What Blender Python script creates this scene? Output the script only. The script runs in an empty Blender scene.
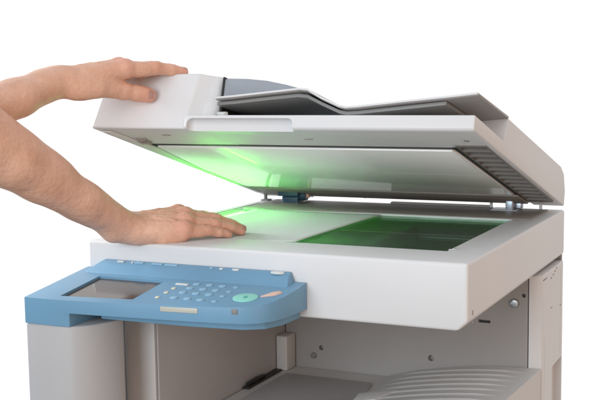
import bpy, bmesh, math, random
import numpy as np
from mathutils import Vector, Matrix

random.seed(3)
C = bpy.context.scene.collection
SC = bpy.context.scene

# ------------------------------------------------------------------ camera
cam = bpy.data.cameras.new('camera')
camo = bpy.data.objects.new('camera', cam)
C.objects.link(camo)
SC.camera = camo
cam.sensor_width = 36.0
cam.lens = 1055.78 / 600 * 36
cam.clip_start = 0.05
cam.clip_end = 200
yaw, pitch, roll = -0.4448, 0.1113, -0.0144
fw = Vector((math.sin(yaw)*math.cos(pitch), math.cos(yaw)*math.cos(pitch), -math.sin(pitch)))
rt = fw.cross(Vector((0, 0, 1))).normalized()
up = rt.cross(fw)
r2 = rt*math.cos(roll) + up*math.sin(roll)
u2 = -rt*math.sin(roll) + up*math.cos(roll)
camo.matrix_world = Matrix(((r2.x, u2.x, -fw.x, 0.9839), (r2.y, u2.y, -fw.y, -1.3064),
                            (r2.z, u2.z, -fw.z, 0.2364), (0, 0, 0, 1)))

# ------------------------------------------------------------------ studio surround (white all round, dimmer towards the room)
world = bpy.data.worlds.new('World')
SC.world = world
world.use_nodes = True
nt = world.node_tree
nt.nodes.clear()
wo = nt.nodes.new('ShaderNodeOutputWorld')
bg = nt.nodes.new('ShaderNodeBackground')
nt.links.new(bg.outputs[0], wo.inputs[0])
tc = nt.nodes.new('ShaderNodeTexCoord')
def wdot(v):
    n = nt.nodes.new('ShaderNodeVectorMath'); n.operation = 'DOT_PRODUCT'
    nt.links.new(tc.outputs['Generated'], n.inputs[0]); n.inputs[1].default_value = v
    return n.outputs['Value']
def wramp(sock, a, b):
    n = nt.nodes.new('ShaderNodeMapRange'); n.interpolation_type = 'SMOOTHSTEP'
    nt.links.new(sock, n.inputs[0]); n.inputs[1].default_value = a; n.inputs[2].default_value = b
    return n.outputs[0]
def wmix(f, a, b):
    n = nt.nodes.new('ShaderNodeMix'); n.data_type = 'RGBA'
    nt.links.new(f, n.inputs[0])
    for k, s in ((6, a), (7, b)):
        if isinstance(s, tuple): n.inputs[k].default_value = (*s, 1)
        else: nt.links.new(s, n.inputs[k])
    return n.outputs[2]
front = wmix(wramp(wdot((1, -.25, 0)), -.1, .8), (.75, .79, .84), (.53, .37, .265))   # room side: cool left, warm right
left = wmix(wramp(wdot((-.97, -.25, 0)), .25, .85), front, (.20, .205, .22))      # unlit side of the room
topd = wmix(wramp(wdot((0, 0, 1)), .2, .9), left, (.78, .80, .84))
back = wmix(wramp(wdot((-.43, .90, 0)), .42, .80), topd, (1.06, 1.06, 1.06))
floorc = wmix(wramp(wdot((-.75, .66, 0)), .0, .5), (.40, .38, .36), (.07, .07, .075))     # dark floor behind and left, paler in front
low = wmix(wramp(wdot((0, 0, -1)), .33, .48), back, floorc)
nt.links.new(low, bg.inputs[0])
bg.inputs[1].default_value = 1.0

def area(name, loc, target, size, power, col):
    l = bpy.data.lights.new(name, 'AREA'); l.shape = 'RECTANGLE'
    l.size, l.size_y = size; l.energy = power; l.color = col
    o = bpy.data.objects.new(name, l); C.objects.link(o); o.location = loc
    o.rotation_euler = (Vector(target)-Vector(loc)).to_track_quat('-Z', 'Y').to_euler()
    return o
area('softbox_key', (.15, -2.7, .62), (.25, .2, .08), (1.7, 1.1), 46, (.82, .925, 1))
area('side_fill', (-1.7, .10, .62), (.2, .25, 0), (1.0, .7), 44, (.88, .94, 1))  # unseen lamp, added to brighten the sheet and pad through the open side
area('warm_fill', (2.4, -1.35, .22), (.45, .3, -.1), (.9, .7), 6, (1, .66, .47))  # unseen warm fill, added for the right side and the tray cavity

SC.view_settings.view_transform = 'Standard'
SC.view_settings.look = 'None'
SC.view_settings.exposure = 0
SC.view_settings.gamma = 1
try:
    SC.cycles.use_denoising = True
    SC.cycles.max_bounces = 10
    SC.cycles.transparent_max_bounces = 12
    SC.cycles.sample_clamp_indirect = 6
except Exception:
    pass

# ------------------------------------------------------------------ materials
def mat(name, col, rough=.45, spec=.5, metal=0, bump=0, bscale=900, var=0, vscale=6, emit=None, coat=0):
    m = bpy.data.materials.new(name); m.use_nodes = True
    t = m.node_tree; p = t.nodes['Principled BSDF']
    p.inputs['Base Color'].default_value = (*col, 1)
    p.inputs['Roughness'].default_value = rough
    p.inputs['Specular IOR Level'].default_value = spec
    p.inputs['Metallic'].default_value = metal
    p.inputs['Coat Weight'].default_value = coat
    tcn = t.nodes.new('ShaderNodeTexCoord')
    if var:
        n = t.nodes.new('ShaderNodeTexNoise'); n.inputs['Scale'].default_value = vscale
        n.inputs['Detail'].default_value = 6
        t.links.new(tcn.outputs['Object'], n.inputs['Vector'])
        mr = t.nodes.new('ShaderNodeMapRange')
        mr.inputs[1].default_value = .3; mr.inputs[2].default_value = .7
        t.links.new(n.outputs[0], mr.inputs[0])
        mx = t.nodes.new('ShaderNodeMix'); mx.data_type = 'RGBA'
        t.links.new(mr.outputs[0], mx.inputs[0])
        mx.inputs[6].default_value = (*[c*(1-var) for c in col], 1)
        mx.inputs[7].default_value = (*[min(1, c*(1+var*.6)) for c in col], 1)
        t.links.new(mx.outputs[2], p.inputs['Base Color'])
        rr = t.nodes.new('ShaderNodeMapRange')
        rr.inputs[3].default_value = rough*.88; rr.inputs[4].default_value = min(1, rough*1.12)
        t.links.new(n.outputs[0], rr.inputs[0]); t.links.new(rr.outputs[0], p.inputs['Roughness'])
    if bump:
        n = t.nodes.new('ShaderNodeTexNoise'); n.inputs['Scale'].default_value = bscale
        n.inputs['Detail'].default_value = 2
        t.links.new(tcn.outputs['Object'], n.inputs['Vector'])
        b = t.nodes.new('ShaderNodeBump'); b.inputs['Strength'].default_value = bump
        b.inputs['Distance'].default_value = .0006
        t.links.new(n.outputs[0], b.inputs['Height']); t.links.new(b.outputs[0], p.inputs['Normal'])
    if emit:
        p.inputs['Emission Color'].default_value = (*emit[0], 1)
        p.inputs['Emission Strength'].default_value = emit[1]
    return m

M = {}
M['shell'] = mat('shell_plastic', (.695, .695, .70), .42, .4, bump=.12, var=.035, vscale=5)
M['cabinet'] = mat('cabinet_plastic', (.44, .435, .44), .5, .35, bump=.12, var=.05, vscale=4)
M['tray'] = mat('tray_plastic', (.60, .585, .57), .45, .4, bump=.2, var=.05, vscale=7)
M['inner'] = mat('inner_panel', (.385, .37, .36), .5, .3, bump=.2, var=.06, vscale=5)
M['blue'] = mat('blue_plastic', (.155, .325, .48), .38, .45, bump=.3, var=.05, vscale=9)
M['bluekey'] = mat('light_blue_key', (.27, .46, .61), .4, .4)
M['bluepad'] = mat('blue_key_bed', (.085, .235, .42), .4, .45)
M['label'] = mat('pale_label', (.66, .68, .66), .4, .4)
M['plate'] = mat('beige_plate', (.50, .50, .44), .35, .5)
M['turq'] = mat('turquoise_button', (.27, .69, .58), .4, .5)
M['turqd'] = mat('dark_turquoise', (.06, .42, .36), .35, .5)
M['peach'] = mat('peach_button', (.78, .52, .42), .35, .5)
M['yellow'] = mat('cream_key', (.72, .68, .50), .4, .4)
M['screen'] = mat('touch_screen', (.085, .062, .050), .09, .7)  # brown base carries the arm's reflection in its colour
M['slate'] = mat('slate_cover', (.31, .335, .37), .4, .4, bump=.2, var=.04)
M['grey'] = mat('mid_grey_plastic', (.23, .23, .225), .45, .4, var=.05)
M['grey2'] = mat('light_grey_plastic', (.33, .32, .31), .45, .4, var=.05)
M['dark'] = mat('dark_plastic', (.022, .021, .02), .5, .4)
M['vent'] = mat('vent_plastic', (.22, .205, .19), .5, .4)
M['brown'] = mat('brown_grey_plastic', (.32, .29, .265), .5, .4, var=.06)
M['steel'] = mat('steel', (.55, .55, .56), .28, .5, metal=1)
M['silver'] = mat('silver_hinge', (.50, .55, .63), .35, .5, metal=.6)
M['navy'] = mat('navy_hinge', (.035, .075, .13), .4, .5)
M['well'] = mat('scanner_well', (.40, .42, .40), .55, .3, var=.2, vscale=14)
M['pad'] = mat('white_lid_pad', (.90, .915, .90), .34, .1, var=.015, coat=.45)
M['pad'].node_tree.nodes['Principled BSDF'].inputs['Coat Roughness'].default_value = .04
M['paper'] = None
M['lamp'] = mat('green_lamp', (.1, .9, .1), .5, emit=((.085, 1.0, .025), 112))

def glass_mat():
    m = bpy.data.materials.new('platen_glass'); m.use_nodes = True
    t = m.node_tree; t.nodes.clear()
    o = t.nodes.new('ShaderNodeOutputMaterial'); mx = t.nodes.new('ShaderNodeMixShader')
    tr = t.nodes.new('ShaderNodeBsdfTransparent'); tr.inputs[0].default_value = (.88, .95, .90, 1)
    gl = t.nodes.new('ShaderNodeBsdfGlossy'); gl.inputs['Roughness'].default_value = .02
    gl.inputs['Color'].default_value = (.8, .95, .85, 1)
    fr = t.nodes.new('ShaderNodeFresnel'); fr.inputs[0].default_value = 1.5
    mu = t.nodes.new('ShaderNodeMath'); mu.operation = 'MULTIPLY'; mu.inputs[1].default_value = .72
    t.links.new(fr.outputs[0], mu.inputs[0])
    t.links.new(mu.outputs[0], mx.inputs[0]); t.links.new(tr.outputs[0], mx.inputs[1]); t.links.new(gl.outputs[0], mx.inputs[2])
    t.links.new(mx.outputs[0], o.inputs[0])
    return m
M['glass'] = glass_mat()

def paper_mat():
    m = bpy.data.materials.new('paper'); m.use_nodes = True
    t = m.node_tree; p = t.nodes['Principled BSDF']; o = t.nodes['Material Output']
    p.inputs['Base Color'].default_value = (.90, .91, .91, 1); p.inputs['Roughness'].default_value = .75
    p.inputs['Specular IOR Level'].default_value = .2
    tl = t.nodes.new('ShaderNodeBsdfTranslucent'); tl.inputs[0].default_value = (.85, .92, .85, 1)
    mx = t.nodes.new('ShaderNodeMixShader'); mx.inputs[0].default_value = .33
    t.links.new(p.outputs[0], mx.inputs[1]); t.links.new(tl.outputs[0], mx.inputs[2]); t.links.new(mx.outputs[0], o.inputs[0])
    return m
M['paper'] = paper_mat()

def skin_mat():
    m = bpy.data.materials.new('skin'); m.use_nodes = True
    t = m.node_tree; p = t.nodes['Principled BSDF']
    tcn = t.nodes.new('ShaderNodeTexCoord')
    def noise(s, d=4):
        n = t.nodes.new('ShaderNodeTexNoise'); n.inputs['Scale'].default_value = s; n.inputs['Detail'].default_value = d
        t.links.new(tcn.outputs['Object'], n.inputs['Vector']); return n.outputs[0]
    def rng(s, a, b, lo=0, hi=1):
        n = t.nodes.new('ShaderNodeMapRange'); t.links.new(s, n.inputs[0])
        n.inputs[1].default_value = a; n.inputs[2].default_value = b; n.inputs[3].default_value = lo; n.inputs[4].default_value = hi
        return n.outputs[0]
    def mix(f, a, b):
        n = t.nodes.new('ShaderNodeMix'); n.data_type = 'RGBA'; t.links.new(f, n.inputs[0])
        for k, s in ((6, a), (7, b)):
            if isinstance(s, tuple): n.inputs[k].default_value = (*s, 1)
            else: t.links.new(s, n.inputs[k])
        return n.outputs[2]
    base = mix(rng(noise(28), .3, .7), (.68, .385, .262), (.80, .485, .352))
    base = mix(rng(noise(260, 3), .42, .72, 0, .35), base, (.62, .33, .225))
    at = t.nodes.new('ShaderNodeAttribute'); at.attribute_name = 'redness'
    base = mix(at.outputs['Fac'], base, (.76, .335, .255))
    t.links.new(base, p.inputs['Base Color'])
    p.inputs['Roughness'].default_value = .43
    p.inputs['Specular IOR Level'].default_value = .4
    p.inputs['Subsurface Weight'].default_value = .04
    p.inputs['Subsurface Radius'].default_value = (1, .35, .2)
    p.inputs['Subsurface Scale'].default_value = .006
    vo = t.nodes.new('ShaderNodeTexVoronoi'); vo.inputs['Scale'].default_value = 480
    t.links.new(tcn.outputs['Object'], vo.inputs['Vector'])
    b1 = t.nodes.new('ShaderNodeBump'); b1.inputs['Strength'].default_value = .3; b1.inputs['Distance'].default_value = .0006
    t.links.new(vo.outputs['Distance'], b1.inputs['Height'])
    b2 = t.nodes.new('ShaderNodeBump'); b2.inputs['Strength'].default_value = .75; b2.inputs['Distance'].default_value = .0025
    t.links.new(noise(85, 5), b2.inputs['Height']); t.links.new(b1.outputs[0], b2.inputs['Normal'])
    t.links.new(b2.outputs[0], p.inputs['Normal'])
    return m
M['skin'] = skin_mat()
M['nail'] = mat('nail', (.80, .52, .44), .3, .5)

# ------------------------------------------------------------------ mesh helpers
def bev(bm, off, seg=3, ang=30):
    es = [e for e in bm.edges if len(e.link_faces) == 2 and e.calc_face_angle(0) > math.radians(ang)]
    if es and off > 0:
        bmesh.ops.bevel(bm, geom=es, offset=off, segments=seg, profile=.5, affect='EDGES', clamp_overlap=True)
    return bm
def prism(poly, axis, a, b, off=0, seg=3):
    """extrude a 2D outline along an axis; x: (y,z)  y: (x,z)  z: (x,y)"""
    bm = bmesh.new()
    def P(p, t):
        return {'x': (t, p[0], p[1]), 'y': (p[0], t, p[1]), 'z': (p[0], p[1], t)}[axis]
    va = [bm.verts.new(P(p, a)) for p in poly]
    vb = [bm.verts.new(P(p, b)) for p in poly]
    n = len(poly)
    bm.faces.new(va); bm.faces.new(vb[::-1])
    for i in range(n):
        bm.faces.new((va[i], vb[i], vb[(i+1) % n], va[(i+1) % n]))
    bmesh.ops.recalc_face_normals(bm, faces=bm.faces)
    return bev(bm, off, seg)
def box(x0, x1, y0, y1, z0, z1, off=0, seg=3):
    return prism([(x0, y0), (x1, y0), (x1, y1), (x0, y1)], 'z', z0, z1, off, seg)
def cyl(p, d, r, h, n=24, r2=None, off=0):
    bm = bmesh.new()
    bmesh.ops.create_cone(bm, cap_ends=True, segments=n, radius1=r, radius2=r if r2 is None else r2, depth=h)
    bev(bm, off, 2, 50)
    q = Vector((0, 0, 1)).rotation_difference(Vector(d))
    bmesh.ops.transform(bm, matrix=Matrix.Translation(Vector(p)) @ q.to_matrix().to_4x4(), verts=bm.verts)
    return bm
def tubebm(pts, r, n=12):
    bm = bmesh.new(); rings = []
    pts = [Vector(p) for p in pts]
    for i, p in enumerate(pts):
        t = (pts[min(i+1, len(pts)-1)]-pts[max(i-1, 0)]).normalized()
        a = t.orthogonal().normalized(); b = t.cross(a)
        if i and rings:
            pa = (rings[-1][0].co-pts[i-1]); pa -= t*pa.dot(t); a = pa.normalized(); b = t.cross(a)
        rings.append([bm.verts.new(p+r*(a*math.cos(2*math.pi*k/n)+b*math.sin(2*math.pi*k/n))) for k in range(n)])
    for A, B in zip(rings, rings[1:]):
        for k in range(n): bm.faces.new((A[k], A[(k+1) % n], B[(k+1) % n], B[k]))
    bm.faces.new(rings[0][::-1]); bm.faces.new(rings[-1])
    bmesh.ops.recalc_face_normals(bm, faces=bm.faces)
    return bm
def join(*bms):
    out = bmesh.new()
    for b in bms:
        me = bpy.data.meshes.new('tmp'); b.to_mesh(me); out.from_mesh(me); bpy.data.meshes.remove(me); b.free()
    return out
def mesh_of(name, bm, m, ang=35):
    me = bpy.data.meshes.new(name); bm.to_mesh(me); bm.free()
    for p in me.polygons: p.use_smooth = True
    me.set_sharp_from_angle(angle=math.radians(ang))
    me.materials.append(m)
    return me
def cut(bm, *cutters):
    """boolean difference"""
    def tmp(b):
        me = bpy.data.meshes.new('cut'); b.to_mesh(me); b.free()
        o = bpy.data.objects.new('cut', me); C.objects.link(o); return o
    a = tmp(bm); cs = [tmp(c) for c in cutters]
    for c in cs:
        md = a.modifiers.new('b', 'BOOLEAN'); md.operation = 'DIFFERENCE'; md.object = c; md.solver = 'EXACT'
    dg = bpy.context.evaluated_depsgraph_get()
    me = bpy.data.meshes.new_from_object(a.evaluated_get(dg))
    out = bmesh.new(); out.from_mesh(me)
    for o in [a]+cs:
        d = o.data; bpy.data.objects.remove(o); bpy.data.meshes.remove(d)
    bpy.data.meshes.remove(me)
    return out
def union(a, b):
    def tmp(bm):
        me = bpy.data.meshes.new('u'); bm.to_mesh(me); bm.free()
        o = bpy.data.objects.new('u', me); C.objects.link(o); return o
    A, B = tmp(a), tmp(b)
    md = A.modifiers.new('b', 'BOOLEAN'); md.operation = 'UNION'; md.object = B; md.solver = 'EXACT'
    me = bpy.data.meshes.new_from_object(A.evaluated_get(bpy.context.evaluated_depsgraph_get()))
    out = bmesh.new(); out.from_mesh(me)
    for o in (A, B):
        d = o.data; bpy.data.objects.remove(o); bpy.data.meshes.remove(d)
    bpy.data.meshes.remove(me)
    return out
BASE = {}
def obj(name, bm, m, parent=None, ang=35):
    """link one mesh; its coordinates are those of the thing's own root frame"""
    o = bpy.data.objects.new(name, mesh_of(name, bm, m, ang)); C.objects.link(o)
    if parent is not None:
        o.parent = parent
        if parent.name in BASE: o.location = -BASE[parent.name]
    return o
def dup(o, parent, loc):
    c = o.copy(); C.objects.link(c); c.parent = parent; c.location = loc
    return c

# ------------------------------------------------------------------ the photocopier
root = bpy.data.objects.new('photocopier', None); C.objects.link(root)
root.location = (.3, .3, -.72)
root['label'] = 'off-white photocopier with raised lid, blue control panel and green scanning light'
root['category'] = 'photocopier'
BASE['photocopier'] = Vector(root.location)

# scanner housing with its well
hz = prism([(0, 0), (.6, 0), (.6, -.078), (.5860, -.0905), (0, -.0905)], 'y', 0, .612, .0045, 4)
well = box(.0275, .540, .093, .444, -.056, .05)
left_slot = box(.0165, .0275, .10, .535, -.0035, .05)
glassrim = box(.0235, .544, .089, .448, -.0042, .05)
housing = obj('scanner_housing', cut(hz, well, glassrim, left_slot), M['shell'], root)
obj('rear_frame', box(.030, .575, .4462, .590, .0003, .0018, .0007), M['brown'], housing)  # brown-grey sheet, the lid's shade put into its colour
obj('rear_ledge', box(.272, .470, .5915, .604, .0003, .0045, .001), M['brown'], housing)
obj('well_lining', join(box(.0285, .539, .094, .443, -.0555, -.0535), box(.0283, .0295, .094, .443, -.0534, -.006),
    box(.538, .5392, .094, .443, -.0534, -.006), box(.030, .5375, .0938, .095, -.0534, -.006),
    box(.030, .5375, .4418, .443, -.0534, -.006)), M['well'], root)
obj('platen_glass', box(.025, .5425, .0905, .4465, -.0040, -.0022, .0004, 1), M['glass'], root)
obj('scan_lamp', tubebm([(.0330, .25, -.0105), (.0330, .440, -.0105)], .0046), M['lamp'], root)
obj('lamp_bracket', join(box(.0296, .0475, .10, .437, -.030, -.024, .001), box(.033, .045, .11, .12, -.0525, -.0295), box(.033, .045, .41, .42, -.0525, -.0295)), M['dark'], root)
car = obj('mirror_carriage', join(box(.335, .365, .100, .437, -.046, -.026, .002), box(.372, .380, .100, .437, -.046, -.018, .001)), M['cabinet'], root)
obj('guide_rail', tubebm([(.05, .115, -.035), (.535, .115, -.035)], .004), M['steel'], root)
obj('guide_rail', tubebm([(.05, .425, -.035), (.535, .425, -.035)], .004), M['steel'], root)
obj('drive_belt', box(.05, .53, .255, .262, -.040, -.037), M['dark'], root)
obj('lens_block', join(box(.43, .50, .20, .34, -.053, -.022, .004), cyl((.425, .27, -.036), (1, 0, 0), .012, .012)), M['dark'], root)
obj('scale_strip', box(.0172, .0232, .102, .533, -.0034, -.0012, .0006), M['label'], root)
# little paper-size marks by the glass
for x, y, a, b in ((.549, .100, .012, .004), (.5475, .112, .003, .012), (.5475, .437, .004, .014), (.547, .452, .012, .004), (.556, .49, .016, .006)):
    obj('size_mark', box(x-a/2, x+a/2, y-b/2, y+b/2, .0003, .0012, .0003, 1), M['label'], root)

# cabinet below
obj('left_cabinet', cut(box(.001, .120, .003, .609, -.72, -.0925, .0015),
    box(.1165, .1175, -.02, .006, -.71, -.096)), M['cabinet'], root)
obj('lightened_front', box(.064, .1158, -.0015, .0028, -.70, -.0985, .001), M['shell'], root)  # thin plate added in paler shell, standing in for light on this face
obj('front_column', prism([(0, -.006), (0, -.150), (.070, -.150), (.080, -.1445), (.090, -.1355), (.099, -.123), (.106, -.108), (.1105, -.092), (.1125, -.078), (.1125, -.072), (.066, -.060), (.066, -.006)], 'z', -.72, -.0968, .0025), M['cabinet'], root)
# wall behind the tray
bw = box(.1215, .577, .432, .607, -.72, -.0925, .0015)
obj('back_panel', cut(bw, box(.4917, .5127, .42, .45, -.179, -.1735), cyl((.1945, .432, -.2525), (0, 1, 0), .0048, .02), cyl((.4065, .432, -.2505), (0, 1, 0), .0055, .02),
    cyl((.584-.014, .432, -.1265), (0, 1, 0), .0035, .02)), M['inner'], root)
def screw(p, r, m='steel'):
    b = cyl(p, (0, -1, 0), r, .006, 24, r*.8, .0008)
    b = cut(b, box(p[0]-r*.75, p[0]+r*.75, p[1]-.0035, p[1]-.0015, p[2]-r*.13, p[2]+r*.13))
    return obj('screw', b, M[m], root)
screw((.1795, .4305, -.2685), .0062, 'grey')
screw((.5545, .4300, -.1405), .0085)
obj('rear_column', cut(prism([(.5785, .4305), (.6, .4405), (.6, .606), (.5785, .606)], 'z', -.72, -.0925, .002),
    box(.588, .62, .520, .598, -.70, -.268),
    box(.594, .62, .4600, .4612, -.30, -.2), box(.594, .62, .5850, .5865, -.26, -.10)), M['shell'], root)
obj('rear_cover', box(.02, .594, .6125, .628, -.72, -.012, .003), M['grey'], root)
for k, (y, z) in enumerate(((.505, -.107), (.522, -.104), (.535, -.100), (.548, -.096), (.510, -.160), (.585, -.17))):
    obj('vent_slot', box(.5992, .6006, y-.004, y+.004, z-.0012, z+.0012, .0003, 1), M['brown'], root)
obj('column_seam', box(.5992, .6005, .442, .470, -.1012, -.1000), M['dark'], root)
obj('side_mark', box(.5992, .6006, .020, .0235, -.072, -.0655, .0003, 1), M['brown'], root)
obj('side_mark', box(.5992, .6006, .020, .0225, -.083, -.080, .0003, 1), M['brown'], root)

# output tray: flat on the left, swelling into a ribbed hump on the right
def tray_z(x, y):
    s = min(1, max(0, (x-.325)/(.59-.325)))
    z = -.292 + .0425*math.sin(s*math.pi/2)**.85
    z += max(0, (.43-y))*.052*s
    return z
def tray_bm():
    xs = list(np.linspace(.123, .325, 12)) + list(np.linspace(.331, .600, 60))
    ys = list(np.linspace(.012, .4290, 330))
    bm = bmesh.new(); g = []
    for x in xs:
        row = []
        for y in ys:
            z = tray_z(x, y)
            s = min(1, max(0, (x-.34)/.05))*min(1, max(0, (.588-x)/.04))
            ph = ((y - .35*(x-.6)**2*1.2) % .034)/.034
            if y < .413: z += .0026*s*math.exp(-((ph-.5)/.085)**2)
            row.append(bm.verts.new((x, y, z)))
        g.append(row)
    for i in range(len(xs)-1):
        for j in range(len(ys)-1):
            bm.faces.new((g[i][j], g[i+1][j], g[i+1][j+1], g[i][j+1]))
    # skirt down to the base
    def skirt(vs):
        low = [bm.verts.new((v.co.x, v.co.y, -.72)) for v in vs]
        for i in range(len(vs)-1): bm.faces.new((vs[i], low[i], low[i+1], vs[i+1]))
    skirt([r[0] for r in g]); skirt(g[-1]); skirt([r[-1] for r in g][::-1]); skirt(g[0][::-1])
    bmesh.ops.recalc_face_normals(bm, faces=bm.faces)
    return bm
tray = obj('output_tray', tray_bm(), M['tray'], root, 40)
# inner floor plate and low ledge at the left
obj('floor_plate', prism([(.150, .03), (.330, .03), (.352, .10), (.345, .26), (.318, .372), (.150, .372)], 'z', -.2985, -.2885, .002), M['cabinet'], tray)
obj('paper_stop', prism([(.352, .20), (.382, .225), (.396, .288), (.345, .245)], 'z', -.275, -.2690, .001), M['shell'], tray)
obj('corner_guide', box(.1212, .143, .392, .4285, -.2915, -.2275, .002), M['tray'], root)
obj('wall_gap_shade', join(box(.1215, .134, .26, .388, -.2915, -.2878, .001), tubebm([(.127, .27, -.285), (.130, .30, -.283), (.128, .33, -.285)], .003)), M['dark'], tray)  # black pieces, colour standing for the dark gap at the wall foot

# ------------------------------------------------------------------ control panel
def ptop(y): return -.04 + .13*y
outline = [(0, -.0015), (0, -.151), (.055, -.151), (.12, -.1455), (.185, -.138), (.25, -.1305), (.305, -.1235), (.330, -.118),
           (.349, -.107), (.361, -.088), (.3675, -.062), (.370, -.03), (.370, -.0015)]
def slanted(outl, lift, bottom, off, seg=3):
    bm = bmesh.new()
    a = [bm.verts.new((x, y, ptop(y)+lift)) for x, y in outl]
    b = [bm.verts.new((x, y, bottom(x, y))) for x, y in outl]
    n = len(outl)
    bm.faces.new(a); bm.faces.new(b[::-1])
    for i in range(n): bm.faces.new((a[i], b[i], b[(i+1) % n], a[(i+1) % n]))
    bmesh.ops.recalc_face_normals(bm, faces=bm.faces)
    return bev(bm, off, seg, 32)
pan = union(slanted(outline, 0, lambda x, y: -.0775, 0), prism([(0, -.0015), (0, -.151), (.055, -.151), (.0757, -.1491), (.0757, -.0015)], 'z', -.0966, -.0665))
bmesh.ops.dissolve_limit(pan, angle_limit=math.radians(.5), verts=pan.verts, edges=pan.edges)
bev(pan, .003, 3, 32)
scr_cut = prism([(.0495, -.134), (.1640, -.1235), (.1640, -.0405), (.0495, -.0405)], 'z', -.062, -.02)
bmesh.ops.transform(scr_cut, matrix=Matrix(((1, 0, 0, 0), (0, 1, 0, 0), (0, .13, 1, .0165), (0, 0, 0, 1))), verts=scr_cut.verts)
panel = obj('control_panel', cut(pan, scr_cut), M['blue'], root)
obj('lower_trim', prism([(.10, -.002), (.10, -.11), (.24, -.105), (.320, -.096), (.345, -.08), (.357, -.05), (.360, -.002)], 'z', -.0915, -.0778, .002), M['blue'], panel)
sc = prism([(.0500, -.1335), (.1635, -.1230), (.1635, -.0410), (.0500, -.0410)], 'z', -.0475, -.0455)
bmesh.ops.transform(sc, matrix=Matrix(((1, 0, 0, 0), (0, 1, 0, 0), (0, .13, 1, .0022), (0, 0, 0, 1))), verts=sc.verts)
obj('touch_screen', sc, M['screen'], panel)
# raised ridge along the back
rp = [(-.0015, -.045), (-.0015, -.0262), (-.0125, -.0302), (-.0165, -.0330), (-.0265, -.0425), (-.031, -.0455)]
rb = prism(rp, 'x', .012, .3535, .0012, 2)
for v in rb.verts:                      # left end ramps down, right end leans
    if v.co.x < .03: v.co.x += max(0, (v.co.z+.0445))*1.2
    if v.co.x > .34: v.co.x -= max(0, (v.co.z+.0445))*.35
obj('panel_ridge', rb, M['blue'], panel)
def ridge_key(x, w, m, y=-.0075, d=.0055):
    h = -.0262 + (y+.0015)*(.004/.011)
    b = box(x-w/2, x+w/2, y-d/2, y+d/2, h-.001, h+.0016, .0006, 2)
    return obj('function_key', b, M[m], panel)
for x, w, m in ((.0655, .011, 'label'), (.098, .016, 'bluekey'), (.130, .018, 'bluekey'), (.0865, .003, 'label'), (.1545, .022, 'bluekey'),
                (.2225, .005, 'bluekey'), (.2385, .005, 'label'), (.2620, .010, 'label')):
    ridge_key(x, w, m)
def oncap(x, y, rx, ry, h, m, name, n=32, rot=0, lift=0):
    bm = bmesh.new()
    bmesh.ops.create_cone(bm, cap_ends=True, segments=n, radius1=1, radius2=1, depth=1)
    bmesh.ops.transform(bm, matrix=Matrix.Diagonal((rx, ry, h, 1)), verts=bm.verts)
    bev(bm, min(rx, ry, h)*.3, 2, 50)
    bmesh.ops.transform(bm, matrix=Matrix.Rotation(rot, 4, 'Z'), verts=bm.verts)
    sh = Matrix(((1, 0, 0, x), (0, 1, 0, y), (0, .13, 1, ptop(y)+h/2-.0004+lift), (0, 0, 0, 1)))
    bmesh.ops.transform(bm, matrix=sh, verts=bm.verts)
    return obj(name, bm, M[m], panel)
hh = -.0285
kb = cyl((.329, -.0085, -.0278), (0, 0, 1), .0105, .003, 32, None, .0008)
bmesh.ops.transform(kb, matrix=Matrix.Translation((.329, -.0085, 0)) @ Matrix.Diagonal((1, .55, 1, 1)) @ Matrix.Translation((-.329, .0085, 0)), verts=kb.verts)
obj('power_key', kb, M['label'], panel)
# keypad bed, a shallow raised field
bed = [(.181, -.118), (.300, -.110), (.300, -.036), (.181, -.036)]
k0 = None
for i, (x, y) in enumerate([(cx, cy) for cy in (-.044, -.0625, -.0815, -.1045) for cx in (.2185, .2397, .2602)]):
    o = oncap(x, y, .0053, .0045, .0018, 'bluekey', 'number_key')
for x, y in ((.2822, -.0450), (.2818, -.0640), (.2822, -.0830), (.2820, -.1050)):
    oncap(x, y, .0038, .0033, .0016, 'bluekey', 'clear_key')
for x, y in ((.1938, -.1075), (.1948, -.0865), (.1954, -.0680)):
    oncap(x, y, .0030, .0036, .0014, 'yellow', 'mode_key')
b = box(.1885, .2085, -.0530, -.0468, ptop(-.05)-.0004, ptop(-.05)+.0018, .0006, 2)
obj('menu_key', b, M['label'], panel)
oncap(.3165, -.0810, .0175, .0165, .0016, 'turq', 'start_button', 40)
oncap(.3165, -.0815, .0036, .0050, .0008, 'turqd', 'start_mark', 4, 0, .0014)
w = bmesh.new()
wl = [(.3355, -.0738), (.3515, -.0640), (.3575, -.0520), (.3505, -.0465), (.3440, -.0530)]
w.free()
w = slanted(wl, .0018, lambda x, y: ptop(y)-.0005, .0006, 2)
obj('stop_button', w, M['peach'], panel)
def front_at(x):
    for (xa, ya), (xb, yb) in zip(outline[1:], outline[2:]):
        if xa <= x <= xb: return ya+(yb-ya)*(x-xa)/(xb-xa)
def front_tag(x0, x1, z0, z1, m, name):
    bm = bmesh.new()
    q = []
    for x, z in ((x0, z0), (x1, z0), (x1, z1), (x0, z1)):
        q.append((x, front_at(x), z))
    A = [bm.verts.new((x, y-.0012, z)) for x, y, z in q]; B = [bm.verts.new((x, y+.004, z)) for x, y, z in q]
    bm.faces.new(A); bm.faces.new(B[::-1])
    for i in range(4): bm.faces.new((A[i], B[i], B[(i+1) % 4], A[(i+1) % 4]))
    bmesh.ops.recalc_face_normals(bm, faces=bm.faces)
    return obj(name, bev(bm, .0006, 2), M[m], panel)
front_tag(.216, .270, -.0660, -.0592, 'plate', 'name_plate')
front_tag(.3175, .3255, -.0645, -.0575, 'grey', 'indicator_window')

# ------------------------------------------------------------------ the lid, in its own frame: x across, y back from hinge = -v, z up from underside
TH = math.atan2(.16, .562)
lidroot = None
def LP(v): return -v
def vprism(poly, x0, x1, off=.004, seg=3):           # poly of (v, w)
    return prism([(-v, w) for v, w in poly], 'x', x0, x1, off, seg)
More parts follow.
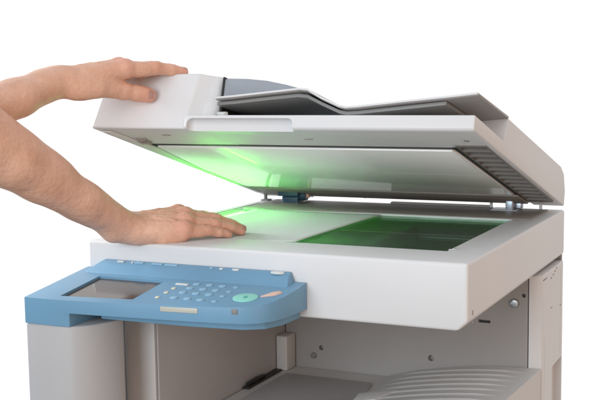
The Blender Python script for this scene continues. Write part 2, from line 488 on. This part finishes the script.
# right part: low front strip, raised back; left part: tall feeder block whose front leans back and whose right end is rounded
body = vprism([(0, .002), (.600, 0), (.604, .003), (.6035, .0215), (.4475, .0215), (.434, .0585), (.05, .0655), (.02, .058), (0, .03)], .160, .600, .0035, 3)
fb = bmesh.new()
fo = [(-.006, .6045, .5845), (.157, .6045, .5845), (.174, .590, .570), (.189, .587, .567), (.197, .582, .563), (.201, .572, .555), (.201, .004, .030), (-.004, .004, .030)]
fa = [fb.verts.new((x, -v, .0)) for x, v, _ in fo]; ft = [fb.verts.new((x+.006 if x < 0 else (x+(.007 if x < .18 else -.004)), -v2, .0905)) for x, v, v2 in fo]
fb.faces.new(fa); fb.faces.new(ft[::-1])
for i in range(len(fo)): fb.faces.new((fa[i], ft[i], ft[(i+1) % len(fo)], fa[(i+1) % len(fo)]))
bmesh.ops.recalc_face_normals(fb, faces=fb.faces)
bev(fb, .0042, 4, 25)
body = union(body, fb)
# grip cut in the front
grip = box(.165, .338, -.66, -.590, -.010, .0165, .0)
bev(grip, .009, 5)
vent = box(.547, .592, -.515, -.055, -.02, .010)
pocket = box(.012, .544, -.497, -.122, -.02, .003)
notch = join(box(.105, .215, -.040, .02, -.02, .0100), box(.2151, .5455, -.036, .02, -.02, .0060))
lid = obj('lid', cut(body, grip, vent, pocket, notch), M['shell'], root)
lid.location = Vector((0, .606, .005)) - BASE['photocopier']
lid.rotation_euler = (-TH, 0, 0)
obj('lid_pad', prism([(.042, -.487), (.536, -.487), (.540, -.470), (.540, -.136), (.020, -.136), (.020, -.300)], 'z', -.0035, .0018, .001, 2), M['pad'], lid)
obj('pad_gap_shade', join(box(.5405, .5465, -.50, -.10, -.0008, .0035), box(.035, .545, -.4965, -.4895, -.0008, .0029)), M['dark'], lid)  # dark strips painted as the shaded gap beside the pad
obj('side_rim', prism([(.006, -.590), (.022, -.590), (.0345, -.470), (.0145, -.300), (.0145, -.06), (.006, -.06)], 'z', -.0032, -.0002, .0012, 2), M['shell'], lid)
obj('vent_grille', cut(box(.5475, .5915, -.5145, -.0555, -.001, .0098), *[box(.5490, .5900, -.5060+i*.0335, -.4785+i*.0335, -.02, .02) for i in range(13)]), M['vent'], lid)
obj('vent_backing', box(.5472, .5918, -.5148, -.0552, .0085, .0097), M['dark'], lid)
obj('rear_underside', box(.02, .544, -.118, -.040, -.003, .0025, .001), M['brown'], lid)
obj('latch', join(box(.030, .046, -.522, -.508, -.004, .0, .001), tubebm([(.031, -.528, -.003), (.038, -.523, -.0055), (.050, -.527, -.003)], .0018), tubebm([(.034, -.538, -.002), (.044, -.534, -.004), (.054, -.538, -.002)], .0014)), M['brown'], lid)
obj('screw_cover', box(.330, .343, -.5455, -.5415, -.0008, .001, .0004, 1), M['brown'], lid)
obj('screw_cover', box(.098, .112, -.5655, -.5595, -.0008, .001, .0004, 1), M['brown'], lid)
obj('screw_cover', cyl((.573, -.545, 0), (0, 0, 1), .0035, .002, 16), M['grey'], lid)
# document trays on top
def strip(pts, v0, v1, th, lift_back, m, name, off=.0012):
    bm = bmesh.new(); rows = []
    n = len(pts)
    def sm(i, back):
        x, w = pts[i]; return (x, w + (lift_back if back else 0))
    for back, v in ((0, v0), (1, v1)):
        t_ = [bm.verts.new((sm(i, back)[0], -v, sm(i, back)[1])) for i in range(n)]
        b_ = [bm.verts.new((sm(i, back)[0], -v, sm(i, back)[1]-th)) for i in range(n)]
        rows.append((t_, b_))
    (t0, b0), (t1, b1) = rows
    for i in range(n-1):
        bm.faces.new((t0[i], t0[i+1], t1[i+1], t1[i])); bm.faces.new((b0[i], b1[i], b1[i+1], b0[i+1]))
        bm.faces.new((t0[i], b0[i], b0[i+1], t0[i+1])); bm.faces.new((t1[i], t1[i+1], b1[i+1], b1[i]))
    bm.faces.new((t0[0], t1[0], b1[0], b0[0])); bm.faces.new((t0[-1], b0[-1], b1[-1], t1[-1]))
    bmesh.ops.recalc_face_normals(bm, faces=bm.faces)
    return obj(name, bev(bm, off, 2, 40), M[m], lid)
strip([(.2035, .0500), (.232, .0520), (.29, .0575), (.340, .0622), (.352, .0610), (.375, .0490), (.402, .0375), (.413, .0352), (.430, .0362), (.50, .0435), (.56, .0492), (.5995, .0535)],
      .5945, .432, .0040, .0085, 'grey2', 'document_tray')
strip([(.2035, .0501), (.232, .0521), (.29, .0576), (.340, .0623), (.352, .0611), (.375, .0491), (.402, .0376), (.413, .0353), (.430, .0363), (.50, .0436), (.56, .0493), (.5997, .0536)],
      .5985, .5944, .0032, 0, 'shell', 'tray_edge')
strip([(.2045, .0445), (.232, .0462), (.29, .0520), (.335, .0560), (.350, .0545), (.375, .0430), (.402, .0318), (.413, .0300), (.430, .0310), (.50, .0380), (.555, .0436)],
      .590, .45, .0055, .0085, 'grey', 'tray_underframe')
# slate guide cover above the feed tray
sl = [(.2015, .0520), (.2015, .0838), (.209, .0852), (.240, .0842), (.272, .0810), (.305, .0745), (.338, .0660), (.338, .0600), (.29, .0575), (.232, .0530)]
obj('guide_cover', prism(sl, 'y', -.572, -.30, .0015, 2), M['slate'], lid)
obj('throat_shade', join(box(.1995, .2035, -.5735, -.44, .0225, .0870, .0008, 1), box(.2005, .224, -.586, -.47, .0218, .0260, .001, 1)), M['dark'], lid)  # black pieces painted as the enclosed shadow by the feeder
obj('feed_roller', tubebm([(.204, -.582, .028), (.222, -.590, .0262)], .0032, 10), M['label'], lid)
obj('tray_gap_shade', box(.205, .560, -.462, -.450, .0222, .0345, .001, 1), M['dark'], lid)  # black wall, the shadow under the tray put into its colour

# hinges between housing and lid
obj('hinge', join(box(.066, .100, .536, .566, .0005, .0150, .003), box(.060, .104, .530, .560, .0151, .0262, .002), cyl((.108, .548, .016), (1, 0, 0), .0095, .014), box(.0985, .1015, .535, .563, .002, .024, .001)), M['navy'], root)
obj('hinge_bolt', cyl((.1175, .548, .016), (1, 0, 0), .005, .005, 6), M['peach'], root)
obj('hinge_plate', box(.050, .108, .525, .578, .0018, .0034, .0006, 1), M['steel'], root)
obj('hinge_post', join(cyl((.0105, .575, .010), (0, 0, 1), .0035, .028, 16), box(.004, .020, .566, .584, -.001, .003, .001)), M['grey'], root)
obj('hinge', join(box(.508, .522, .545, .560, .0015, .030, .0025), box(.5125, .5325, .566, .582, .004, .016, .002)), M['silver'], root)
obj('hinge_plate', box(.480, .530, .545, .585, .0018, .0036, .0006, 1), M['steel'], root)
obj('hinge_post', cyl((.470, .592, .012), (0, 0, 1), .0028, .026, 12), M['label'], root)
obj('hinge_post', cyl((.561, .592, .010), (0, 0, 1), .0028, .022, 12), M['label'], root)

# ------------------------------------------------------------------ the sheet on the glass
def paper_bm():
    x0, x1, y0, y1 = .0560, .3095, .0925, .4445
    nx, ny = 24, 28
    bm = bmesh.new(); t = []
    for i in range(nx+1):
        r = []
        for j in range(ny+1):
            x = x0+(x1-x0)*i/nx; y = y0+(y1-y0)*j/ny
            z = -.0014 + .0022*max(0, (x-.24)/.07)**2*(.5+.5*math.sin(y*9)) + .0002*math.sin(x*25)*math.sin(y*18)
            r.append(bm.verts.new((x, y, z)))
        t.append(r)
    for i in range(nx):
        for j in range(ny): bm.faces.new((t[i][j], t[i+1][j], t[i+1][j+1], t[i][j+1]))
    return bm
ps = obj('paper_sheet', paper_bm(), M['paper'])
sol = ps.modifiers.new('thick', 'SOLIDIFY'); sol.thickness = .0002; sol.offset = -1
ps['label'] = 'blank white sheet of paper lying on the scanner glass'
ps['category'] = 'paper'

# ------------------------------------------------------------------ the person: arms and hands from a distance field
def V(*a): return np.array(a, float)
def unit(a): return a/np.linalg.norm(a)
class Field:
    def __init__(s, lo, hi, h):
        s.lo = np.array(lo, float); s.h = h
        s.n = np.ceil((np.array(hi)-s.lo)/h).astype(int)+1
        s.D = np.full(s.n, .05, np.float32)
    def copy(s):
        f = Field.__new__(Field); f.lo = s.lo; f.h = s.h; f.n = s.n; f.D = np.full(s.n, .05, np.float32); return f
    def _win(s, a, b, r):
        lo = np.minimum(a, b)-r-.022; hi = np.maximum(a, b)+r+.022
        i0 = np.clip(np.floor((lo-s.lo)/s.h).astype(int), 0, s.n); i1 = np.clip(np.ceil((hi-s.lo)/s.h).astype(int)+1, 0, s.n)
        sl = tuple(slice(p, q) for p, q in zip(i0, i1))
        g = [s.lo[k]+s.h*np.arange(i0[k], i1[k], dtype=np.float32) for k in range(3)]
        return sl, np.meshgrid(*g, indexing='ij', sparse=True)
    def cap(s, a, b, r1, r2, k=.004, sub=False):
        a = np.array(a, float); b = np.array(b, float)
        sl, (X, Y, Z) = s._win(a, b, max(r1, r2))
        if min(x.stop-x.start for x in sl) <= 0: return
        d = b-a; L = max(d@d, 1e-12)
        t = np.clip(((X-a[0])*d[0]+(Y-a[1])*d[1]+(Z-a[2])*d[2])/L, 0, 1)
        dist = np.sqrt((X-a[0]-t*d[0])**2+(Y-a[1]-t*d[1])**2+(Z-a[2]-t*d[2])**2)-(r1+(r2-r1)*t)
        cur = s.D[sl]
        if sub:
            q = np.maximum(k-np.abs(cur+dist), 0)/k
            s.D[sl] = np.maximum(cur, -dist)+q*q*k*.25
        else:
            q = np.maximum(k-np.abs(cur-dist), 0)/k
            s.D[sl] = np.minimum(cur, dist)-q*q*k*.25
    def chain(s, pts, rs, k=.003):
        for i in range(len(pts)-1): s.cap(pts[i], pts[i+1], rs[i], rs[i+1], k)
    def merge(s, o, k):
        q = np.maximum(k-np.abs(s.D-o.D), 0)/k
        s.D = (np.minimum(s.D, o.D)-q*q*k*.25).astype(np.float32)
    def sample(s, P):
        g = np.clip((P-s.lo)/s.h, 0, s.n-1.001); i = g.astype(int); f = g-i; r = 0
        for a in (0, 1):
            for b in (0, 1):
                for c in (0, 1):
                    w = (f[:, 0] if a else 1-f[:, 0])*(f[:, 1] if b else 1-f[:, 1])*(f[:, 2] if c else 1-f[:, 2])
                    r = r+w*s.D[i[:, 0]+a, i[:, 1]+b, i[:, 2]+c]
        return r
    def mesh(s):
        D = s.D; ins = D < 0; n = s.n
        corners = [(a, b, c) for a in (0, 1) for b in (0, 1) for c in (0, 1)]
        sm = sum(ins[a:n[0]-1+a, b:n[1]-1+b, c:n[2]-1+c].astype(np.int8) for a, b, c in corners)
        cells = np.argwhere((sm > 0) & (sm < 8)); idx = -np.ones(n-1, np.int64)
        idx[cells[:, 0], cells[:, 1], cells[:, 2]] = np.arange(len(cells))
        acc = np.zeros((len(cells), 3)); cnt = np.zeros(len(cells))
        for c0 in corners:
            for ax in range(3):
                if c0[ax]: continue
                c1 = list(c0); c1[ax] = 1
                d0 = D[cells[:, 0]+c0[0], cells[:, 1]+c0[1], cells[:, 2]+c0[2]]; d1 = D[cells[:, 0]+c1[0], cells[:, 1]+c1[1], cells[:, 2]+c1[2]]
                m = (d0 < 0) != (d1 < 0); t = np.where(m, d0/np.where(d0 == d1, 1, d0-d1), 0)
                p = np.array(c0, float)[None].repeat(len(cells), 0); p[:, ax] = t
                acc[m] += p[m]; cnt[m] += 1
        Vt = s.lo+s.h*(cells+acc/cnt[:, None])
        F = []
        for ax in range(3):
            o1, o2 = [(1, 2), (2, 0), (0, 1)][ax]
            A = [slice(None)]*3; B = [slice(None)]*3; A[ax] = slice(0, n[ax]-1); B[ax] = slice(1, n[ax])
            a = ins[tuple(A)]; b = ins[tuple(B)]
            for flip, mk in ((0, a & ~b), (1, ~a & b)):
                e = np.argwhere(mk); e = e[(e[:, o1] > 0) & (e[:, o2] > 0) & (e[:, o1] < n[o1]-1) & (e[:, o2] < n[o2]-1)]
                q = []
                for u, w_ in ((0, 0), (1, 0), (1, 1), (0, 1)):
                    c = e.copy(); c[:, o1] -= 1-u; c[:, o2] -= 1-w_
                    q.append(idx[c[:, 0], c[:, 1], c[:, 2]])
                q = np.stack(q, 1)
                F.append(q[:, ::-1] if flip else q)
        F = np.concatenate(F)
        for _ in range(2):                     # settle the vertices on the surface
            h = s.h*.6; g = np.stack([(s.sample(Vt+np.eye(3)[k]*h)-s.sample(Vt-np.eye(3)[k]*h))/(2*h) for k in range(3)], 1)
            Vt = Vt-np.clip(s.sample(Vt), -h, h)[:, None]*g/np.maximum((g*g).sum(1), .25)[:, None]
        return Vt, F

NAILS = []; RED = []; DBG = False
def build_hand(F, W, d, n, side, scale, spread, flex, contact, thumb, lens=None):
    """W wrist, d finger direction, n back-of-hand normal, side +1 right / -1 left; thumb: CMC, MCP, IP, tip"""
    d = unit(d); n = unit(n-d*(n@d)); s = np.cross(n, d)*side          # s points to the thumb side
    mm = .001*scale
    P = lambda a, b, c: W+(d*a+s*b+n*c)*mm
    mcp = {'index': (89, 26, 5), 'middle': (92, 5, 8), 'ring': (86, -15, 6), 'pinky': (77, -33, 1)}
    base = {'index': (10, 13, 2), 'middle': (8, 4, 4), 'ring': (8, -7, 3), 'pinky': (9, -17, 0)}
    ln = {'index': (45, 26, 20), 'middle': (49, 30, 21), 'ring': (46, 28, 21), 'pinky': (36, 21, 18)}
    rad = {'index': (10.6, 9.3, 8.2, 6.6), 'middle': (10.8, 9.5, 8.4, 6.8), 'ring': (10.2, 9.0, 8.0, 6.5), 'pinky': (9.2, 7.8, 7.0, 5.8)}
    palm = F.copy()
    for f in mcp:
        palm.cap(P(*base[f]), P(*mcp[f]), 13.5*mm, {'index': 12.5, 'middle': 12.8, 'ring': 12, 'pinky': 10.6}[f]*mm, .009*scale)
    # palm side flesh
    palm.cap(P(14, -17, -8), P(62, -29, -7), 14*mm, 11*mm, .010*scale)
    palm.cap(P(50, -30, -9), P(76, -33, -8), 10.5*mm, 8.5*mm, .008*scale)
    palm.cap(P(70, 16, -5), P(66, -20, -5), 9.5*mm, 9*mm, .010*scale)
    palm.cap(P(20, 4, -6), P(60, 2, -6), 11*mm, 10*mm, .010*scale)
    # wrist
    palm.cap(P(-22, 11, 0), P(8, 12, 0), 17.5*mm, 15.5*mm, .010*scale)
    palm.cap(P(-22, -11, 0), P(8, -12, 0), 17*mm, 15*mm, .010*scale)
    palm.cap(P(-16, -17, 8), P(-10, -17, 8.5), 8*mm, 8*mm, .008*scale)        # ulna head
    C0, C1, C2, C3 = thumb
    palm.cap(P(14, 12, -5), C0+(C1-C0)*.15, 15*mm, 15*mm, .010*scale)
    palm.cap(C0, C1, 15.5*mm, 12.3*mm, .011*scale)
    palm.cap(C0*.4+C1*.6, P(60, 14, -3), 10*mm, 9*mm, .016*scale)             # web
    fing = F.copy(); tips = {}
    for f in mcp:
        A = P(*mcp[f]); sp = math.radians(spread[f]); d0 = d*math.cos(sp)+s*math.sin(sp)
        def run(k):
            pts = [A]; a = 0
            for L, x in zip(ln[f], flex[f]):
                a += math.radians(x*k); pts.append(pts[-1]+(d0*math.cos(a)-n*math.sin(a))*L*mm)
            return pts, a
        lo, hi = 0, 3.5
        cp, cn = contact
        for _ in range(40):
            k = (lo+hi)/2; pts, a = run(k)
            if (pts[-1]-cp)@cn > rad[f][3]*mm*.93: lo = k
            else: hi = k
        pts, a = run(lo)
        one = F.copy(); r = [q*mm for q in rad[f]]
        one.chain(pts, r, .0035*scale)
        dn = (d0*math.cos(a)-n*math.sin(a)); nn = n*math.cos(a)+d0*math.sin(a)
        a1 = (pts[1]-pts[0]); 
        one.cap(pts[1]-unit(pts[2]-pts[0])*2*mm+n*1.2*mm, pts[1]+unit(pts[2]-pts[0])*2*mm+n*1.2*mm, 8.9*mm*r[1]/(9.3*mm), 8.9*mm*r[1]/(9.3*mm), .004*scale)
        sv = np.cross(n, d0); ax1 = unit(pts[2]-pts[0]); ax2 = unit(pts[3]-pts[1])
        n1 = unit(n-ax1*(n@ax1)); n2 = unit(n-ax2*(n@ax2))
        for o in (-3.4, 0, 3.2): one.cap(pts[1]+ax1*o*mm+n1*(r[1]*1.12)-sv*4.6*mm, pts[1]+ax1*o*mm+n1*(r[1]*1.12)+sv*4.6*mm, .0011, .0011, .0016, True)
        for o in (-1.6, 1.4): one.cap(pts[2]+ax2*o*mm+n2*(r[2]*1.02)-sv*3.8*mm, pts[2]+ax2*o*mm+n2*(r[2]*1.02)+sv*3.8*mm, .0009, .0009, .0014, True)
        one.cap(pts[0]*.62+pts[1]*.38-n*2.5*mm, pts[0]*.3+pts[1]*.7-n*2.5*mm, 8.3*mm, 8*mm, .006*scale)
        fing.merge(one, .0009)
        tips[f] = pts
        if DBG: print('HAND', side, f, round(lo, 3), [tuple(np.round(q, 3)) for q in pts])
        NAILS.append((pts[3]-dn*1.5*mm+nn*r[3]*.66, dn, nn, r[3]*1.35, r[3]*.95))
        RED.extend([(pts[3], .016*scale, .5), (pts[1], .013*scale, .45), (pts[0]+n*6*mm, .017*scale, .5), (pts[2], .010*scale, .35)])
    th = F.copy()
    th.chain([C1, C2, C3], [12.6*mm, 11.8*mm, 9.4*mm], .005*scale)
    th.cap(C2*.45+C3*.55, C3, 11.2*mm, 9.4*mm, .005*scale)
    RED.append((C3, .018*scale, .8)); RED.append((C2, .014*scale, .35))
    palm.merge(th, .007*scale)
    palm.merge(fing, .0060*scale)
    # knuckles and tendons
    for f in mcp:
        A = P(*mcp[f]); palm.cap(A+n*4.2*mm, A+n*4.2*mm+d*2*mm, 9.3*mm, 9*mm, .008*scale)
        b_ = base[f]
        palm.cap(P(b_[0]+18, b_[1]*1.1, b_[2]+11.6), A+n*9*mm, 1.5*mm, 2.0*mm, .006*scale)
    for q in ([(2, 8, 15), (30, 12, 16.2), (55, 17, 17), (78, 16, 17.5)], [(30, 12, 16.2), (52, 0, 18), (72, -5, 17.5)], [(8, -8, 14.5), (40, -14, 16), (66, -24, 14)]):
        for a_, b_ in zip(q, q[1:]): palm.cap(P(*a_), P(*b_), 1.5*mm, 1.5*mm, .0045*scale)
    F.merge(palm, .010*scale)
    return P, tips

def build_arm(F, pts, rs, flat=None):
    for i in range(len(pts)-1): F.cap(pts[i], pts[i+1], rs[i], rs[i+1], .018)

def contact_plane(p, n): return (np.array(p, float), unit(np.array(n, float)))
# right hand, flat on the sheet and the front rim
WR = V(.073, -.003, .0235)
dR = unit(V(.62, .785, .005)); nR = unit(V(.17, -.15, .97))
sR = np.cross(unit(nR-dR*(nR@dR)), dR)
FR = Field((-.12, -.39, -.02), (.27, .20, .33), .0017)
PRl = lambda a, b, c: WR+(dR*a+sR*b+nR*c)*.00103
build_hand(FR, WR, dR, nR, 1, 1.03, {'index': 0, 'middle': 0, 'ring': 1, 'pinky': 3}, {f: (15, 15, 8) for f in ('index', 'middle', 'ring', 'pinky')},
           contact_plane((0, 0, -.0012), (0, 0, 1)), [PRl(18, 20, -7), PRl(46, 40, -13), PRl(76, 50, -18), PRl(101, 50, -23)])
ER = V(-.008, -.285, .197)
a0 = WR-dR*.012
axR = unit(ER-WR); upR = unit(np.cross(np.cross(axR, V(0, 0, 1)), axR)); sdR = np.cross(axR, upR)
FR.chain([WR-dR*.004, WR+(ER-WR)*.22, WR+(ER-WR)*.5, WR+(ER-WR)*.80, ER], [.0205, .0245, .0330, .0405, .0420], .012)
FR.chain([WR-sdR*.010, WR+(ER-WR)*.28-sdR*.010, WR+(ER-WR)*.66-sdR*.012, ER-sdR*.008], [.0185, .0235, .0330, .0360], .014)
FR.chain([WR+sdR*.010, WR+(ER-WR)*.28+sdR*.010, WR+(ER-WR)*.66+sdR*.012, ER+sdR*.008], [.0185, .0235, .0330, .0360], .014)
FR.chain([WR+(ER-WR)*.45+upR*.010, WR+(ER-WR)*.85+upR*.016], [.024, .034], .02)
# left hand, gripping the front corner of the lid
WL = V(.0085, -.070, .2415)
dL = unit(V(.45, .87, .105)); nL = unit(V(-.13, -.14, 1))
nL = unit(nL-dL*(nL@dL)); sL = np.cross(dL, nL)
FL = Field((-.16, -.42, .07), (.18, .17, .34), .0017)
c, s_ = math.cos(TH), math.sin(TH)
def lidpt(x, v, w): return V(x, .606-v*c+w*s_, .005+v*s_+w*c)
def solve_left():
    return [WL+(dL*16+sL*17-nL*10)*.00108, V(.0540, -.040, .2325), V(.0715, .004, .2270), V(.0935, .0365, .2200)]
build_hand(FL, WL, dL, nL, -1, 1.08, {'index': 3, 'middle': 1, 'ring': -1, 'pinky': -4}, {'index': (6, 10, 6), 'middle': (8, 10, 6), 'ring': (8, 10, 6), 'pinky': (8, 10, 6)},
           contact_plane(lidpt(0, .5, .0905), (0, s_, c)), solve_left())
EL = V(-.040, -.345, .162)
axL = unit(EL-WL); upL = unit(np.cross(np.cross(axL, V(0, 0, 1)), axL)); sdL = np.cross(axL, upL)
FL.chain([WL-dL*.004, WL+(EL-WL)*.25, WL+(EL-WL)*.55, WL+(EL-WL)*.85, EL], [.0195, .0225, .0300, .0370, .039], .012)
FL.chain([WL-sdL*.010, WL+(EL-WL)*.28-sdL*.011, WL+(EL-WL)*.66-sdL*.013, EL-sdL*.008], [.0175, .0210, .0300, .0340], .014)
FL.chain([WL+sdL*.010, WL+(EL-WL)*.28+sdL*.011, WL+(EL-WL)*.66+sdL*.013, EL+sdL*.008], [.0175, .0210, .0300, .0340], .014)
# upper arms and shoulders, outside the picture, join both arms
FB = Field((-.68, -.78, -.02), (.24, -.20, .62), .008)
SR_, SL_ = V(-.13, -.54, .43), V(-.46, -.48, .43)
FB.chain([ER, (ER+SR_)/2, SR_], [.041, .048, .060], .02)
FB.chain([EL, (EL+SL_)/2, SL_], [.038, .046, .060], .02)
FB.cap(SR_, SL_, .065, .065, .04)
FB.cap(SR_*.62+SL_*.38+V(0, 0, -.10), SR_*.38+SL_*.62+V(0, 0, -.10), .105, .105, .06)
FB.cap(SR_*.5+SL_*.5+V(0, -.01, -.20), SR_*.5+SL_*.5+V(0, -.01, -.28), .11, .10, .06)

VV, FF, off = [], [], 0
for fld in (FR, FL, FB):
    v_, f_ = fld.mesh(); VV.append(v_); FF.append(f_+off); off += len(v_)
VV = np.concatenate(VV); FF = np.concatenate(FF)
me = bpy.data.meshes.new('person')
me.from_pydata(VV.tolist(), [], FF.tolist()); me.update()
for p in me.polygons: p.use_smooth = True
red = np.zeros(len(VV))
for p, r, a in RED:
    red = np.maximum(red, a*np.exp(-((VV-p)**2).sum(1)/(r*r)))
at = me.attributes.new('redness', 'FLOAT', 'POINT'); at.data.foreach_set('value', red.astype(np.float32))
me.materials.append(M['skin'])
person = bpy.data.objects.new('person', me); C.objects.link(person)
person['label'] = 'bare arms, one hand gripping the raised lid and one flat on the scanner glass'
person['category'] = 'person'
# unseen light shirt over the shoulders, added to bounce neutral light
FS = Field((-.70, -.80, -.06), (.24, -.20, .62), .008)
mR, mL = ER*.45+SR_*.55, EL*.45+SL_*.55
FS.chain([mR, (mR+SR_)/2, SR_], [.068, .070, .076], .02)
FS.chain([mL, (mL+SL_)/2, SL_], [.066, .070, .076], .02)
FS.cap(SR_, SL_, .078, .078, .04)
FS.cap(SR_*.62+SL_*.38+V(0, 0, -.10), SR_*.38+SL_*.62+V(0, 0, -.10), .120, .120, .06)
FS.cap(SR_*.5+SL_*.5+V(0, -.01, -.20), SR_*.5+SL_*.5+V(0, -.01, -.30), .125, .115, .06)
v_, f_ = FS.mesh()
ms = bpy.data.meshes.new('shirt'); ms.from_pydata(v_.tolist(), [], f_.tolist()); ms.update()
for p in ms.polygons: p.use_smooth = True
ms.materials.append(mat('shirt_cloth', (.70, .71, .73), .85, .2))
so = bpy.data.objects.new('shirt', ms); C.objects.link(so); so.parent = person
# fingernails
def nail(c0, dn, nn, L, Wd):
    bm = bmesh.new(); g = []
    sd = np.cross(dn, nn)
    for i in range(9):
        row = []
        for j in range(9):
            u = -1+2*i/8; v = -1+2*j/8
            rr = 1-.16*max(0, abs(u))**3
            p = c0+dn*L*u*.62+sd*Wd*.80*v*rr+nn*(-.36*Wd*v*v-.14*Wd*u*u+.42*Wd)
            row.append(bm.verts.new(tuple(p)))
        g.append(row)
    for i in range(8):
        for j in range(8): bm.faces.new((g[i][j], g[i][j+1], g[i+1][j+1], g[i+1][j]))
    bmesh.ops.solidify(bm, geom=bm.faces[:], thickness=.0008)
    bmesh.ops.recalc_face_normals(bm, faces=bm.faces)
    o = obj('fingernail', bm, M['nail'], person, 80)
for a in NAILS: nail(*a)
tl = solve_left(); dn = unit(tl[3]-tl[2]); nn = unit(V(.55, -.80, .16)); nn = unit(nn-dn*(nn@dn))
nail(tl[3]-dn*.0025+nn*.0082, dn, nn, .0125, .0096)
